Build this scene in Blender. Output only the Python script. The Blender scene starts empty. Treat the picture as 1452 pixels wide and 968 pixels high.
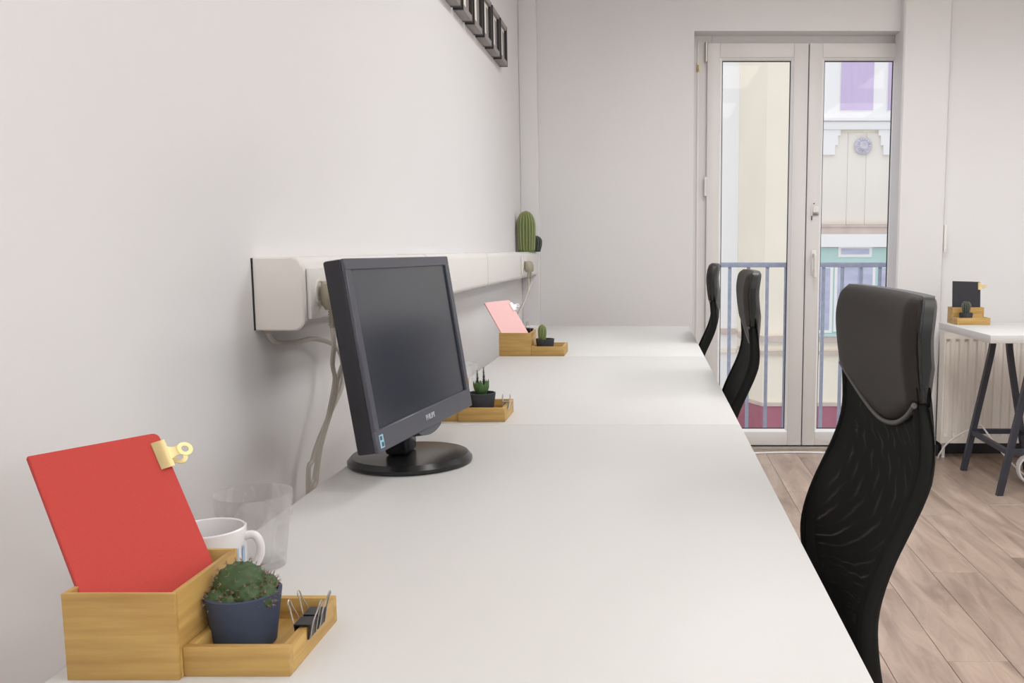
import bpy, bmesh, math, random
from mathutils import Vector, Matrix
random.seed(7)
PI = math.pi
SC = bpy.context.scene
COL = SC.collection

# ------------------------------------------------------------------ camera
F = 1300.0
PITCH = math.atan(157.0 / F)
cam_d = bpy.data.cameras.new('camera')
cam_d.sensor_width = 36.0
cam_d.lens = F / 1452.0 * 36.0
cam_d.shift_x = (726 - 920) / 1452.0
cam_d.shift_y = (510 - 484) / 1452.0
cam_d.clip_start = 0.02
cam_d.clip_end = 200
cam = bpy.data.objects.new('camera', cam_d)
cam.location = (0, 0, 1.106)
cam.rotation_euler = (PI / 2 - PITCH, 0, 0)
COL.objects.link(cam)
SC.camera = cam

# ------------------------------------------------------------------ world, exposure
SKY = 1.15
LAMP_W = 1.0
w = bpy.data.worlds.new('overcast_sky')
SC.world = w
w.use_nodes = True
bg = w.node_tree.nodes['Background']
bg.inputs[0].default_value = (0.93, 0.95, 1.0, 1)
bg.inputs[1].default_value = SKY
SC.view_settings.view_transform = 'Standard'
SC.view_settings.look = 'None'
SC.view_settings.exposure = 0.0
SC.view_settings.gamma = 1.0
SC.view_settings.use_curve_mapping = False


# ------------------------------------------------------------------ materials
def lin(c):
    r = []
    for v in c[:3]:
        v = v / 255.0
        r.append(v / 12.92 if v <= 0.04045 else ((v + 0.055) / 1.055) ** 2.4)
    return (r[0], r[1], r[2], 1.0)


def mat(name, rgb, rough=0.5, metal=0.0, noise=0.0, nscale=20.0, bump=0.0, bscale=200.0,
        spec=0.5, sheen=0.0, emit=0.0, coat=0.0, stretch=(1, 1, 1)):
    m = bpy.data.materials.new(name)
    m.use_nodes = True
    nt = m.node_tree
    p = nt.nodes['Principled BSDF']
    p.inputs['Base Color'].default_value = lin(rgb)
    p.inputs['Roughness'].default_value = rough
    p.inputs['Metallic'].default_value = metal
    p.inputs['Specular IOR Level'].default_value = spec
    p.inputs['Sheen Weight'].default_value = sheen
    p.inputs['Coat Weight'].default_value = coat
    if emit:
        p.inputs['Emission Color'].default_value = lin(rgb)
        p.inputs['Emission Strength'].default_value = emit
    if noise or bump:
        tc = nt.nodes.new('ShaderNodeTexCoord')
        mp = nt.nodes.new('ShaderNodeMapping')
        mp.inputs['Scale'].default_value = stretch
        nt.links.new(tc.outputs['Object'], mp.inputs[0])
    if noise:
        n = nt.nodes.new('ShaderNodeTexNoise')
        n.inputs['Scale'].default_value = nscale
        n.inputs['Detail'].default_value = 4
        nt.links.new(mp.outputs[0], n.inputs['Vector'])
        rp = nt.nodes.new('ShaderNodeValToRGB')
        b = lin(rgb)
        rp.color_ramp.elements[0].position = 0.3
        rp.color_ramp.elements[1].position = 0.7
        rp.color_ramp.elements[0].color = tuple(v * (1 - noise) for v in b[:3]) + (1,)
        rp.color_ramp.elements[1].color = tuple(min(1, v * (1 + noise)) for v in b[:3]) + (1,)
        nt.links.new(n.outputs['Fac'], rp.inputs[0])
        nt.links.new(rp.outputs[0], p.inputs['Base Color'])
    if bump:
        n2 = nt.nodes.new('ShaderNodeTexNoise')
        n2.inputs['Scale'].default_value = bscale
        nt.links.new(mp.outputs[0], n2.inputs['Vector'])
        bp = nt.nodes.new('ShaderNodeBump')
        bp.inputs['Strength'].default_value = bump
        bp.inputs['Distance'].default_value = 0.002
        nt.links.new(n2.outputs['Fac'], bp.inputs['Height'])
        nt.links.new(bp.outputs[0], p.inputs['Normal'])
    return m


def bamboo(name, stretch):
    m = bpy.data.materials.new(name)
    m.use_nodes = True
    nt = m.node_tree
    p = nt.nodes['Principled BSDF']
    p.inputs['Roughness'].default_value = 0.5
    tc = nt.nodes.new('ShaderNodeTexCoord')
    mp = nt.nodes.new('ShaderNodeMapping')
    mp.inputs['Scale'].default_value = stretch
    nt.links.new(tc.outputs['Object'], mp.inputs[0])
    a = nt.nodes.new('ShaderNodeTexNoise')
    a.inputs['Scale'].default_value = 90
    a.inputs['Detail'].default_value = 5
    nt.links.new(mp.outputs[0], a.inputs['Vector'])
    r = nt.nodes.new('ShaderNodeValToRGB')
    e = r.color_ramp.elements
    e[0].position = 0.28
    e[0].color = lin((168, 128, 66))
    e[1].position = 0.72
    e[1].color = lin((206, 170, 102))
    nt.links.new(a.outputs['Fac'], r.inputs[0])
    nt.links.new(r.outputs[0], p.inputs['Base Color'])
    return m


def plank_mat():
    m = bpy.data.materials.new('floor_plank_vinyl')
    m.use_nodes = True
    nt = m.node_tree
    p = nt.nodes['Principled BSDF']
    p.inputs['Roughness'].default_value = 0.3
    tc = nt.nodes.new('ShaderNodeTexCoord')
    oi = nt.nodes.new('ShaderNodeObjectInfo')
    ad = nt.nodes.new('ShaderNodeVectorMath')
    ad.operation = 'MULTIPLY_ADD'
    ad.inputs[1].default_value = (1, 1, 1)
    cm = nt.nodes.new('ShaderNodeCombineXYZ')
    mu = nt.nodes.new('ShaderNodeMath')
    mu.operation = 'MULTIPLY'
    mu.inputs[1].default_value = 37.0
    nt.links.new(oi.outputs['Random'], mu.inputs[0])
    for i in range(3):
        nt.links.new(mu.outputs[0], cm.inputs[i])
    nt.links.new(tc.outputs['Object'], ad.inputs[0])
    nt.links.new(cm.outputs[0], ad.inputs[2])
    mp = nt.nodes.new('ShaderNodeMapping')
    mp.inputs['Scale'].default_value = (9, 1.3, 1)
    nt.links.new(ad.outputs[0], mp.inputs[0])
    a = nt.nodes.new('ShaderNodeTexNoise')
    a.inputs['Scale'].default_value = 1.6
    a.inputs['Detail'].default_value = 7
    a.inputs['Roughness'].default_value = 0.62
    a.inputs['Distortion'].default_value = 0.8
    nt.links.new(mp.outputs[0], a.inputs['Vector'])
    r = nt.nodes.new('ShaderNodeValToRGB')
    e = r.color_ramp.elements
    e[0].position = 0.3
    e[0].color = lin((144, 121, 107))
    e[1].position = 0.7
    e[1].color = lin((202, 178, 161))
    nt.links.new(a.outputs['Fac'], r.inputs[0])
    mx = nt.nodes.new('ShaderNodeHueSaturation')
    mr = nt.nodes.new('ShaderNodeMapRange')
    mr.inputs['To Min'].default_value = 0.82
    mr.inputs['To Max'].default_value = 1.12
    nt.links.new(oi.outputs['Random'], mr.inputs['Value'])
    nt.links.new(mr.outputs[0], mx.inputs['Value'])
    nt.links.new(r.outputs[0], mx.inputs['Color'])
    nt.links.new(mx.outputs[0], p.inputs['Base Color'])
    return m


def pane_mat(name, tint=(1, 1, 1), refl=0.05):
    m = bpy.data.materials.new(name)
    m.use_nodes = True
    nt = m.node_tree
    nt.nodes.remove(nt.nodes['Principled BSDF'])
    t = nt.nodes.new('ShaderNodeBsdfTransparent')
    t.inputs[0].default_value = tint + (1,)
    g = nt.nodes.new('ShaderNodeBsdfGlossy')
    g.inputs['Roughness'].default_value = 0.02
    mx = nt.nodes.new('ShaderNodeMixShader')
    mx.inputs[0].default_value = refl
    nt.links.new(t.outputs[0], mx.inputs[1])
    nt.links.new(g.outputs[0], mx.inputs[2])
    nt.links.new(mx.outputs[0], nt.nodes['Material Output'].inputs[0])
    return m


def tumbler_mat():
    m = bpy.data.materials.new('clear_tumbler_glass')
    m.use_nodes = True
    nt = m.node_tree
    nt.nodes.remove(nt.nodes['Principled BSDF'])
    t = nt.nodes.new('ShaderNodeBsdfTransparent')
    t.inputs[0].default_value = (0.97, 0.97, 0.97, 1)
    g = nt.nodes.new('ShaderNodeBsdfGlass')
    g.inputs['Roughness'].default_value = 0.0
    g.inputs['IOR'].default_value = 1.42
    mx = nt.nodes.new('ShaderNodeMixShader')
    mx.inputs[0].default_value = 0.27
    nt.links.new(t.outputs[0], mx.inputs[1])
    nt.links.new(g.outputs[0], mx.inputs[2])
    nt.links.new(mx.outputs[0], nt.nodes['Material Output'].inputs[0])
    return m


def mesh_fabric_mat(name, period, thr):
    """black woven mesh with tiny open holes"""
    m = bpy.data.materials.new(name)
    m.use_nodes = True
    nt = m.node_tree
    p = nt.nodes['Principled BSDF']
    p.inputs['Base Color'].default_value = lin((24, 26, 25))
    p.inputs['Roughness'].default_value = 0.85
    p.inputs['Specular IOR Level'].default_value = 0.2
    tc = nt.nodes.new('ShaderNodeTexCoord')
    sp = nt.nodes.new('ShaderNodeSeparateXYZ')
    nt.links.new(tc.outputs['Object'], sp.inputs[0])
    k = 2 * PI / period
    outs = []
    for ax in (1, 2):
        mu = nt.nodes.new('ShaderNodeMath')
        mu.operation = 'MULTIPLY'
        mu.inputs[1].default_value = k
        nt.links.new(sp.outputs[ax], mu.inputs[0])
        s = nt.nodes.new('ShaderNodeMath')
        s.operation = 'SINE'
        nt.links.new(mu.outputs[0], s.inputs[0])
        outs.append(s)
    ml = nt.nodes.new('ShaderNodeMath')
    ml.operation = 'MULTIPLY'
    nt.links.new(outs[0].outputs[0], ml.inputs[0])
    nt.links.new(outs[1].outputs[0], ml.inputs[1])
    gt = nt.nodes.new('ShaderNodeMath')
    gt.operation = 'GREATER_THAN'
    gt.inputs[1].default_value = thr
    nt.links.new(ml.outputs[0], gt.inputs[0])
    t = nt.nodes.new('ShaderNodeBsdfTransparent')
    mx = nt.nodes.new('ShaderNodeMixShader')
    nt.links.new(gt.outputs[0], mx.inputs[0])
    nt.links.new(p.outputs[0], mx.inputs[1])
    nt.links.new(t.outputs[0], mx.inputs[2])
    nt.links.new(mx.outputs[0], nt.nodes['Material Output'].inputs[0])
    return m


M = {}
M['wall'] = mat('white_wall_paint', (228, 226, 226), 0.75, noise=0.01, nscale=1.5, bump=0.05, bscale=120)
M['ceil'] = mat('white_ceiling_paint', (230, 228, 226), 0.8)
M['desk'] = mat('white_desk_laminate', (214, 212, 210), 0.5, noise=0.008, nscale=3, spec=0.3)
M['desk_edge'] = mat('white_desk_edging', (214, 210, 206), 0.5)
M['white_plastic'] = mat('white_plastic', (232, 228, 224), 0.4)
M['grey_plastic'] = mat('light_grey_plastic', (232, 226, 220), 0.5)
M['cable_white'] = mat('off_white_cable', (198, 192, 182), 0.5)
M['plug_beige'] = mat('beige_plug', (168, 160, 140), 0.5)
M['black_plastic'] = mat('black_plastic', (26, 26, 30), 0.32)
M['monitor_side'] = mat('monitor_casing', (30, 29, 36), 0.4)
M['bezel'] = mat('charcoal_bezel', (74, 75, 84), 0.35, noise=0.04, nscale=300)
M['screen'] = mat('switched_off_screen', (32, 39, 52), 0.22, spec=0.9)
M['stand'] = mat('gloss_black_stand', (24, 24, 26), 0.22)
M['steel'] = mat('steel', (190, 186, 180), 0.3, metal=0.9)
M['brass'] = mat('pale_brass', (204, 184, 134), 0.38, metal=0.7)
M['bam_x'] = bamboo('bamboo_grain_across', (0.06, 1, 1))
M['bam_y'] = bamboo('bamboo_grain_along', (1, 0.06, 1))
M['red'] = mat('red_cover', (190, 62, 54), 0.75, noise=0.05, nscale=900)
M['pink'] = mat('pink_cover', (236, 188, 186), 0.7, noise=0.03, nscale=700)
M['blackcover'] = mat('black_cover', (40, 38, 44), 0.7, noise=0.05, nscale=700)
M['paper'] = mat('paper', (236, 232, 222), 0.8)
M['pot'] = mat('slate_pot', (60, 70, 90), 0.72, noise=0.06, nscale=120)
M['pot_dark'] = mat('dark_grey_pot', (56, 58, 64), 0.7, noise=0.06, nscale=120)
M['soil'] = mat('dark_soil', (44, 32, 34), 0.95, noise=0.3, nscale=400, bump=0.8, bscale=500)
M['cactus'] = mat('dark_green_cactus', (60, 82, 44), 0.6, noise=0.3, nscale=160)
M['cactus2'] = mat('olive_green_cactus', (104, 122, 66), 0.6, noise=0.18, nscale=90)
M['cactus3'] = mat('deep_green_cactus', (46, 60, 50), 0.6, noise=0.2, nscale=90)
M['succulent'] = mat('green_succulent', (72, 104, 56), 0.5, noise=0.3, nscale=120)
M['spine'] = mat('pale_spines', (206, 190, 160), 0.7)
M['spine_dark'] = mat('reddish_spines', (150, 120, 104), 0.7)
M['ceramic'] = mat('white_ceramic', (226, 223, 224), 0.25)
M['mug_blue'] = mat('pale_blue_glaze', (160, 186, 212), 0.3)
M['glass'] = tumbler_mat()
M['leather'] = mat('charcoal_leather', (48, 42, 39), 0.6, spec=0.25, bump=0.25, bscale=500)
M['leather_side'] = mat('black_leather', (22, 23, 23), 0.4)
M['piping'] = mat('grey_piping', (92, 89, 88), 0.5)
M['mesh_a'] = mesh_fabric_mat('black_mesh_fabric', 0.0042, 0.80)
M['mesh_b'] = mesh_fabric_mat('black_mesh_lining', 0.0045, 0.80)
M['chair_black'] = mat('black_chair_plastic', (15, 17, 16), 0.75, spec=0.3)
M['door'] = mat('white_door_frame', (224, 220, 218), 0.4)
M['gasket'] = mat('dark_gasket', (58, 54, 66), 0.6)
M['pane'] = pane_mat('door_glass', (1, 1, 1), 0.012)
M['sill'] = mat('dark_threshold', (92, 82, 78), 0.5)
M['sill2'] = mat('beige_threshold', (170, 160, 150), 0.5)
M['radiator'] = mat('radiator_enamel', (240, 233, 224), 0.4)
M['baseboard'] = mat('dark_baseboard', (44, 42, 46), 0.5)
M['trestle'] = mat('dark_blue_grey_steel', (44, 46, 58), 0.45)
M['frame_black'] = mat('black_frame_front', (34, 30, 32), 0.5)  # box frame sides: their unlit look is put into this near-black
M['frame_grey'] = mat('grey_frame_side', (146, 140, 138), 0.55)  # lit top and bottom of the box frames painted grey; also the print
M['rail'] = mat('galvanised_railing', (172, 184, 208), 0.6, metal=0.0, noise=0.1, nscale=40)
M['plank'] = plank_mat()
M['screed'] = mat('floor_joint', (88, 78, 72), 0.8)
M['cream'] = mat('cream_render', (244, 236, 218), 0.85, noise=0.03, nscale=1.2)
M['cream_b'] = mat('pale_cream_render', (238, 232, 222), 0.85, noise=0.02, nscale=1)
M['ext_white'] = mat('white_stucco', (244, 243, 242), 0.8)
M['ext_grey'] = mat('weathered_ledge', (208, 192, 182), 0.8, noise=0.1, nscale=5)
M['lilac'] = mat('lilac_blind', (206, 190, 222), 0.6, noise=0.03, nscale=3, stretch=(6, 1, 1))
M['green'] = mat('mint_window_frame', (188, 218, 212), 0.6)
M['ext_pane'] = mat('blue_grey_window_glass', (186, 190, 212), 0.25, noise=0.12, nscale=2.2, stretch=(1, 1, 4))
M['redbrown'] = mat('red_brown_base', (172, 108, 124), 0.8, noise=0.08, nscale=6)
M['medallion'] = mat('grey_stone_medallion', (206, 204, 214), 0.8, noise=0.2, nscale=14)
M['asphalt'] = mat('asphalt', (120, 118, 118), 0.9)
M['sticker'] = mat('pale_blue_sticker', (150, 200, 222), 0.5)
M['logo'] = mat('silver_lettering', (186, 188, 196), 0.4)
M['lamp_body'] = mat('white_lamp_housing', (235, 235, 235), 0.5)
M['diffuser'] = mat('lit_diffuser', (255, 246, 236), 0.5, emit=4.0)


# ------------------------------------------------------------------ mesh helpers
def box(bm, lo, hi, bev=0.0, seg=2):
    r = bmesh.ops.create_cube(bm, size=1.0)
    vs = r['verts']
    c = [(lo[i] + hi[i]) / 2 for i in range(3)]
    s = [abs(hi[i] - lo[i]) for i in range(3)]
    for v in vs:
        v.co = Vector((c[0] + v.co.x * s[0], c[1] + v.co.y * s[1], c[2] + v.co.z * s[2]))
    if bev > 0:
        es = list({e for v in vs for e in v.link_edges})
        bmesh.ops.bevel(bm, geom=es, offset=bev, segments=seg, affect='EDGES', profile=0.5)


def loft(bm, rings, caps=True, closed=True):
    vr = [[bm.verts.new(p) for p in ring] for ring in rings]
    n = len(vr[0])
    for a, b in zip(vr[:-1], vr[1:]):
        for i in range(n if closed else n - 1):
            j = (i + 1) % n
            bm.faces.new((a[i], a[j], b[j], b[i]))
    if caps and closed:
        bm.faces.new(list(reversed(vr[0])))
        bm.faces.new(vr[-1])
    return vr


def lathe(bm, prof, seg=32, c=(0, 0, 0)):
    rings = []
    for r, z in prof:
        r = max(r, 1e-5)
        rings.append([(c[0] + r * math.cos(2 * PI * i / seg), c[1] + r * math.sin(2 * PI * i / seg), c[2] + z)
                      for i in range(seg)])
    loft(bm, rings)


def spline(pts, n=8):
    pts = [Vector(p) for p in pts]
    out = []
    for i in range(len(pts) - 1):
        p0 = pts[max(i - 1, 0)]
        p1 = pts[i]
        p2 = pts[i + 1]
        p3 = pts[min(i + 2, len(pts) - 1)]
        for k in range(n):
            t = k / n
            out.append(0.5 * ((2 * p1) + (p2 - p0) * t + (2 * p0 - 5 * p1 + 4 * p2 - p3) * t * t
                              + (3 * p1 - p0 - 3 * p2 + p3) * t ** 3))
    out.append(pts[-1])
    return out


def tube(bm, pts, r, seg=8, flat=None):
    pts = [Vector(p) for p in pts]
    rings = []
    up = Vector((0, 0, 1))
    t0 = (pts[1] - pts[0]).normalized()
    if abs(t0.dot(up)) > 0.9:
        up = Vector((1, 0, 0))
    nrm = (up - t0 * up.dot(t0)).normalized()
    for i, p in enumerate(pts):
        a = pts[max(i - 1, 0)]
        b = pts[min(i + 1, len(pts) - 1)]
        t = (b - a).normalized()
        nrm = (nrm - t * nrm.dot(t))
        if nrm.length < 1e-6:
            nrm = t.orthogonal()
        nrm.normalize()
        bi = t.cross(nrm)
        rr = r[i] if isinstance(r, (list, tuple)) else r
        rings.append([p + (nrm * math.cos(2 * PI * k / seg) + bi * math.sin(2 * PI * k / seg)) * rr for k in range(seg)])
    loft(bm, rings)


def bar(bm, a, b, wx, wy, up=(0, 0, 1)):
    """rectangular bar from a to b"""
    a = Vector(a)
    b = Vector(b)
    t = (b - a).normalized()
    u = Vector(up)
    if abs(t.dot(u)) > 0.95:
        u = Vector((0, 1, 0))
    s = t.cross(u).normalized()
    u = s.cross(t).normalized()
    rings = [[p + s * (i * wx / 2) + u * (j * wy / 2) for i, j in ((-1, -1), (1, -1), (1, 1), (-1, 1))] for p in (a, b)]
    loft(bm, rings)


def prism(bm, poly, z0, z1):
    loft(bm, [[(x, y, z0) for x, y in poly], [(x, y, z1) for x, y in poly]])


def sphere(bm, c, r, u=12, v=8):
    rr = bmesh.ops.create_uvsphere(bm, u_segments=u, v_segments=v, radius=1.0)
    r3 = r if isinstance(r, (tuple, list)) else (r, r, r)
    for q in rr['verts']:
        q.co = Vector((c[0] + q.co.x * r3[0], c[1] + q.co.y * r3[1], c[2] + q.co.z * r3[2]))


def make(name, bm, material, parent=None, smooth=40, loc=None):
    bmesh.ops.recalc_face_normals(bm, faces=bm.faces[:])
    me = bpy.data.meshes.new(name)
    bm.to_mesh(me)
    bm.free()
    me.materials.append(M[material] if isinstance(material, str) else material)
    if smooth:
        for p in me.polygons:
            p.use_smooth = True
        me.set_sharp_from_angle(angle=math.radians(smooth))
    o = bpy.data.objects.new(name, me)
    COL.objects.link(o)
    if parent is not None:
        o.parent = parent
    if loc is not None:
        o.location = loc
    return o


def B():
    return bmesh.new()


def tag(o, label, cat, group=None):
    o['label'] = label
    o['category'] = cat
    if group:
        o['group'] = group
    return o


def thing(name, label, cat, loc=(0, 0, 0), rz=0.0, group=None):
    o = bpy.data.objects.new(name, None)
    o.empty_display_size = 0.05
    o.location = loc
    o.rotation_euler = (0, 0, rz)
    COL.objects.link(o)
    return tag(o, label, cat, group)


def struct(o):
    o['kind'] = 'structure'
    return o


def boxpart(name, lo, hi, material, parent=None, bev=0.0, smooth=40):
    bm = B()
    box(bm, lo, hi, bev)
    return make(name, bm, material, parent, smooth)


def dup(root, label=None):
    r = root.copy()
    COL.objects.link(r)
    if label:
        r['label'] = label
    for ch in root.children:
        c = ch.copy()
        COL.objects.link(c)
        c.parent = r
        for g in ch.children:
            d = g.copy()
            COL.objects.link(d)
            d.parent = c
    return r


# ------------------------------------------------------------------ room shell
XL, XR = -0.67, 3.7          # left wall / right wall
YB, YF = 4.92, -2.6          # far wall / wall behind the camera
ZC = 2.85
WT = 0.30
DX0, DX1, DZ = 0.236, 1.42, 2.228   # door opening

struct(boxpart('wall_left', (XL - 0.2, YF, 0), (XL, YB + WT, ZC), 'wall'))
struct(boxpart('wall_right', (XR, YF, 0), (XR + 0.2, YB + WT, ZC), 'wall'))
struct(boxpart('wall_front', (XL - 0.2, YF - 0.2, 0), (XR + 0.2, YF, ZC), 'wall'))
bm = B()
poly = [(XL, 0), (DX0, 0), (DX0, DZ), (DX1, DZ), (DX1, 0), (XR, 0), (XR, ZC), (XL, ZC)]
loft(bm, [[(x, YB, z) for x, z in poly], [(x, YB + 0.2, z) for x, z in poly]])
struct(make('wall_back', bm, 'wall', None, 30))
struct(boxpart('ceiling', (XL - 0.2, YF - 0.2, ZC), (XR + 0.2, YB + WT, ZC + 0.15), 'ceil'))

# corner pilaster and the column beside the door
struct(boxpart('trim_1', (XL, 4.86, 0), (-0.578, YB, ZC), 'wall', None, 0.006))
bm = B()
CX0, CX1, CY = 1.304, 1.556, 4.85
poly = [(CX0, 5.02), (CX0, CY + 0.008), (CX0 + 0.008, CY), (CX1 - 0.036, CY), (CX1 - 0.012, CY + 0.010), (CX1, CY + 0.034), (CX1, YB), (1.42, YB), (1.42, 5.02)]
prism(bm, poly, 0, ZC)
struct(make('trim_2', bm, 'wall', None, 30))
struct(boxpart('baseboard_right', (CX1, YB - 0.018, 0), (XR, YB, 0.09), 'baseboard', None, 0.003))
struct(boxpart('baseboard_column', (CX0 + 0.02, CY - 0.014, 0), (CX1, CY, 0.06), 'baseboard', None, 0.003))

# floor slab and planks
fl = struct(boxpart('floor', (XL - 0.2, YF - 0.2, -0.12), (XR + 0.2, YB + WT - 0.02, -0.006), 'screed'))
PW, PL = 0.168, 1.22
pm = None
row = 0
x = 0.974 - PW * 10
while x < XR:
    off = (row * 0.437) % 1.0 * PL
    y = YF - off
    while y < YB + 0.1:
        x0, x1 = max(x, XL), min(x + PW, XR)
        y0, y1 = max(y, YF), min(y + PL, YB if x1 < DX0 + 0.05 or x0 > DX1 - 0.05 else YB + 0.1)
        if x1 - x0 > 0.01 and y1 - y0 > 0.02:
            full = abs(x1 - x0 - PW) < 1e-6 and abs(y1 - y0 - PL) < 1e-6
            if full and pm is not None:
                o = bpy.data.objects.new('plank', pm)
                COL.objects.link(o)
                o.parent = fl
            else:
                bm = B()
                box(bm, (0.0006, 0.0006, -0.006), (x1 - x0 - 0.0006, y1 - y0 - 0.0006, 0.0), 0.0008, 1)
                o = make('plank', bm, 'plank', fl, 30)
                if full:
                    pm = o.data
            o.location = (x0, y0, 0)
        y += PL
    x += PW
    row += 1

# ------------------------------------------------------------------ balcony door
door = bpy.data.objects.new('door_1', None)
door.location = (0, 0, 0)
COL.objects.link(door)
struct(door)
FY = 5.035
bm = B()
for lo, hi in (((0.24, FY, 0.0), (0.335, FY + 0.08, 2.235)), ((1.365, FY, 0.0), (1.42, FY + 0.08, 2.235)),
               ((0.335, FY, 2.165), (1.365, FY + 0.08, 2.235)), ((0.335, FY, -0.004), (1.365, FY + 0.08, 0.03))):
    box(bm, lo, hi, 0.003, 1)
make('door_frame', bm, 'door', door)
boxpart('frame_lip', (0.256, FY - 0.006, 0.0), (0.268, FY, 2.21), 'door', door, 0.002)
boxpart('threshold', (0.24, 4.985, -0.004), (1.33, 5.034, 0.014), 'sill2', door, 0.003)
boxpart('threshold', (0.24, 5.0345, 0.0), (1.33, 5.06, 0.024), 'sill', door, 0.003)


def leaf(x0, x1, px0, px1, name):
    z0, z1, pz0, pz1 = 0.022, 2.186, 0.11, 2.10
    Y0, Y1 = 5.01, 5.075
    bm = B()
    box(bm, (x0, Y0, z0), (px0 - 0.012, Y1, z1), 0.004, 2)
    box(bm, (px1 + 0.012, Y0, z0), (x1, Y1, z1), 0.004, 2)
    box(bm, (px0 - 0.0125, Y0, z0), (px1 + 0.0125, Y1, pz0 - 0.012), 0.004, 2)
    box(bm, (px0 - 0.0125, Y0, pz1 + 0.012), (px1 + 0.0125, Y1, z1), 0.004, 2)
    o = make(name, bm, 'door', door)
    # glazing bead, sloped
    bm = B()
    outer = [(px0 - 0.012, pz0 - 0.012), (px1 + 0.012, pz0 - 0.012), (px1 + 0.012, pz1 + 0.012), (px0 - 0.012, pz1 + 0.012)]
    inner = [(px0, pz0), (px1, pz0), (px1, pz1), (px0, pz1)]
    vo = [bm.verts.new((a, Y0 + 0.004, b)) for a, b in outer]
    vi = [bm.verts.new((a, Y0 + 0.02, b)) for a, b in inner]
    vb = [bm.verts.new((a, Y0 + 0.04, b)) for a, b in inner]
    for i in range(4):
        j = (i + 1) % 4
        bm.faces.new((vo[i], vo[j], vi[j], vi[i]))
        bm.faces.new((vi[i], vi[j], vb[j], vb[i]))
    make('glazing_bead', bm, M['ext_white'], o, 0)
    bm = B()
    g = 0.005
    for lo, hi in (((px0, Y0 + 0.030, pz0), (px0 + g, Y0 + 0.034, pz1)), ((px1 - g, Y0 + 0.030, pz0), (px1, Y0 + 0.034, pz1)),
                   ((px0, Y0 + 0.030, pz0), (px1, Y0 + 0.034, pz0 + g)), ((px0, Y0 + 0.030, pz1 - g), (px1, Y0 + 0.034, pz1))):
        box(bm, lo, hi)
    make('gasket', bm, 'gasket', o)
    boxpart('pane', (px0 - 0.004, Y0 + 0.036, pz0 - 0.004), (px1 + 0.004, Y0 + 0.040, pz1 + 0.004), 'pane', o, 0, 0)
    return o


lf = leaf(0.310, 0.8465, 0.390, 0.757, 'door_leaf')
rg = leaf(0.8515, 1.388, 0.934, 1.303, 'door_leaf')
boxpart('gap_seal', (0.8466, 5.03, 0.03), (0.8514, 5.06, 2.18), 'gasket', door)
# hinges on the hanging stile
for z in (2.14, 1.44, 0.35):
    bm = B()
    lathe(bm, [(0.007, -0.035), (0.007, 0.035)], 12, (0.304, 5.012, z))
    lathe(bm, [(0.0085, 0.035), (0.0085, 0.05)], 12, (0.304, 5.012, z))
    lathe(bm, [(0.0085, -0.05), (0.0085, -0.035)], 12, (0.304, 5.012, z))
    make('hinge', bm, 'steel' if z > 2 else 'white_plastic', lf)
# lever handle and latch on the opening leaf
bm = B()
box(bm, (0.882, 5.004, 0.965), (0.908, 5.0105, 1.10), 0.003)
make('handle_plate', bm, 'white_plastic', rg)
bm = B()
tube(bm, spline([(0.895, 5.005, 1.075), (0.895, 4.965, 1.075), (0.895, 4.958, 1.06), (0.895, 4.958, 0.955)], 5), 0.0085, 10)
make('handle', bm, 'white_plastic', rg)
bm = B()
box(bm, (0.884, 4.998, 1.30), (0.916, 5.0105, 1.335), 0.003)
box(bm, (0.876, 5.000, 1.285), (0.883, 5.0105, 1.33), 0.001)
make('latch', bm, 'white_plastic', rg)
bm = B()
box(bm, (0.888, 4.996, 1.347), (0.893, 5.0105, 1.352), 0.001)
box(bm, (0.884, 4.997, 1.290), (0.916, 5.0105, 1.2925))
box(bm, (0.8775, 4.9985, 1.262), (0.8815, 5.0105, 1.283))
make('latch_pin', bm, 'gasket', rg)
# brass hook on the frame
bm = B()
tube(bm, spline([(0.262, FY - 0.004, 2.075), (0.262, FY - 0.018, 2.07), (0.262, FY - 0.022, 2.055), (0.262, FY - 0.012, 2.045)], 5), 0.004, 8)
box(bm, (0.252, FY - 0.004, 2.04), (0.272, FY, 2.09), 0.001)
make('hook', bm, 'brass', door)

# light switch on the side of the column
sw = thing('light_switch', 'white light switch on the edge of the column beside the door', 'switch', (CX1, 4.895, 1.16))
boxpart('switch_plate', (0.0, -0.022, -0.07), (0.016, 0.022, 0.07), 'white_plastic', sw, 0.003)
boxpart('rocker', (0.016, -0.014, -0.025), (0.021, 0.014, 0.025), 'white_plastic', sw, 0.002)

# ------------------------------------------------------------------ ceiling lamps above the frame, and added fill globes
def lamp(x, y, label, power, W=0.6, L=1.2):
    t = thing('ceiling_lamp', label, 'lamp', (x, y, ZC), 0, 'white ceiling panel lamps')
    boxpart('housing', (-W / 2, -L / 2, -0.05), (W / 2, L / 2, 0), 'lamp_body', t, 0.006)
    boxpart('diffuser', (-W / 2 + 0.02, -L / 2 + 0.02, -0.056), (W / 2 - 0.02, L / 2 - 0.02, -0.0505), 'diffuser', t)
    ld = bpy.data.lights.new('lamp_light', 'AREA')
    ld.shape = 'RECTANGLE'
    ld.size = W - 0.04
    ld.size_y = L - 0.04
    ld.energy = power * LAMP_W
    ld.color = (0.89, 0.955, 1.0)
    ld.spread = math.radians(150)
    lo = bpy.data.objects.new('lamp_light', ld)
    COL.objects.link(lo)
    lo.parent = t
    lo.location = (0, 0, -0.06)
    return t


for x, nm in ((0.75, 'the aisle beside the desks'), (2.5, 'the right side of the room')):
    for y, n2, pw in ((-1.5, 'behind the camera side of', 6), (0.7, 'halfway along', 4), (3.1, 'at the door end of', 20.5)):
        lamp(x, y, 'white ceiling panel lamp ' + n2 + ' ' + nm, pw)

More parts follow.
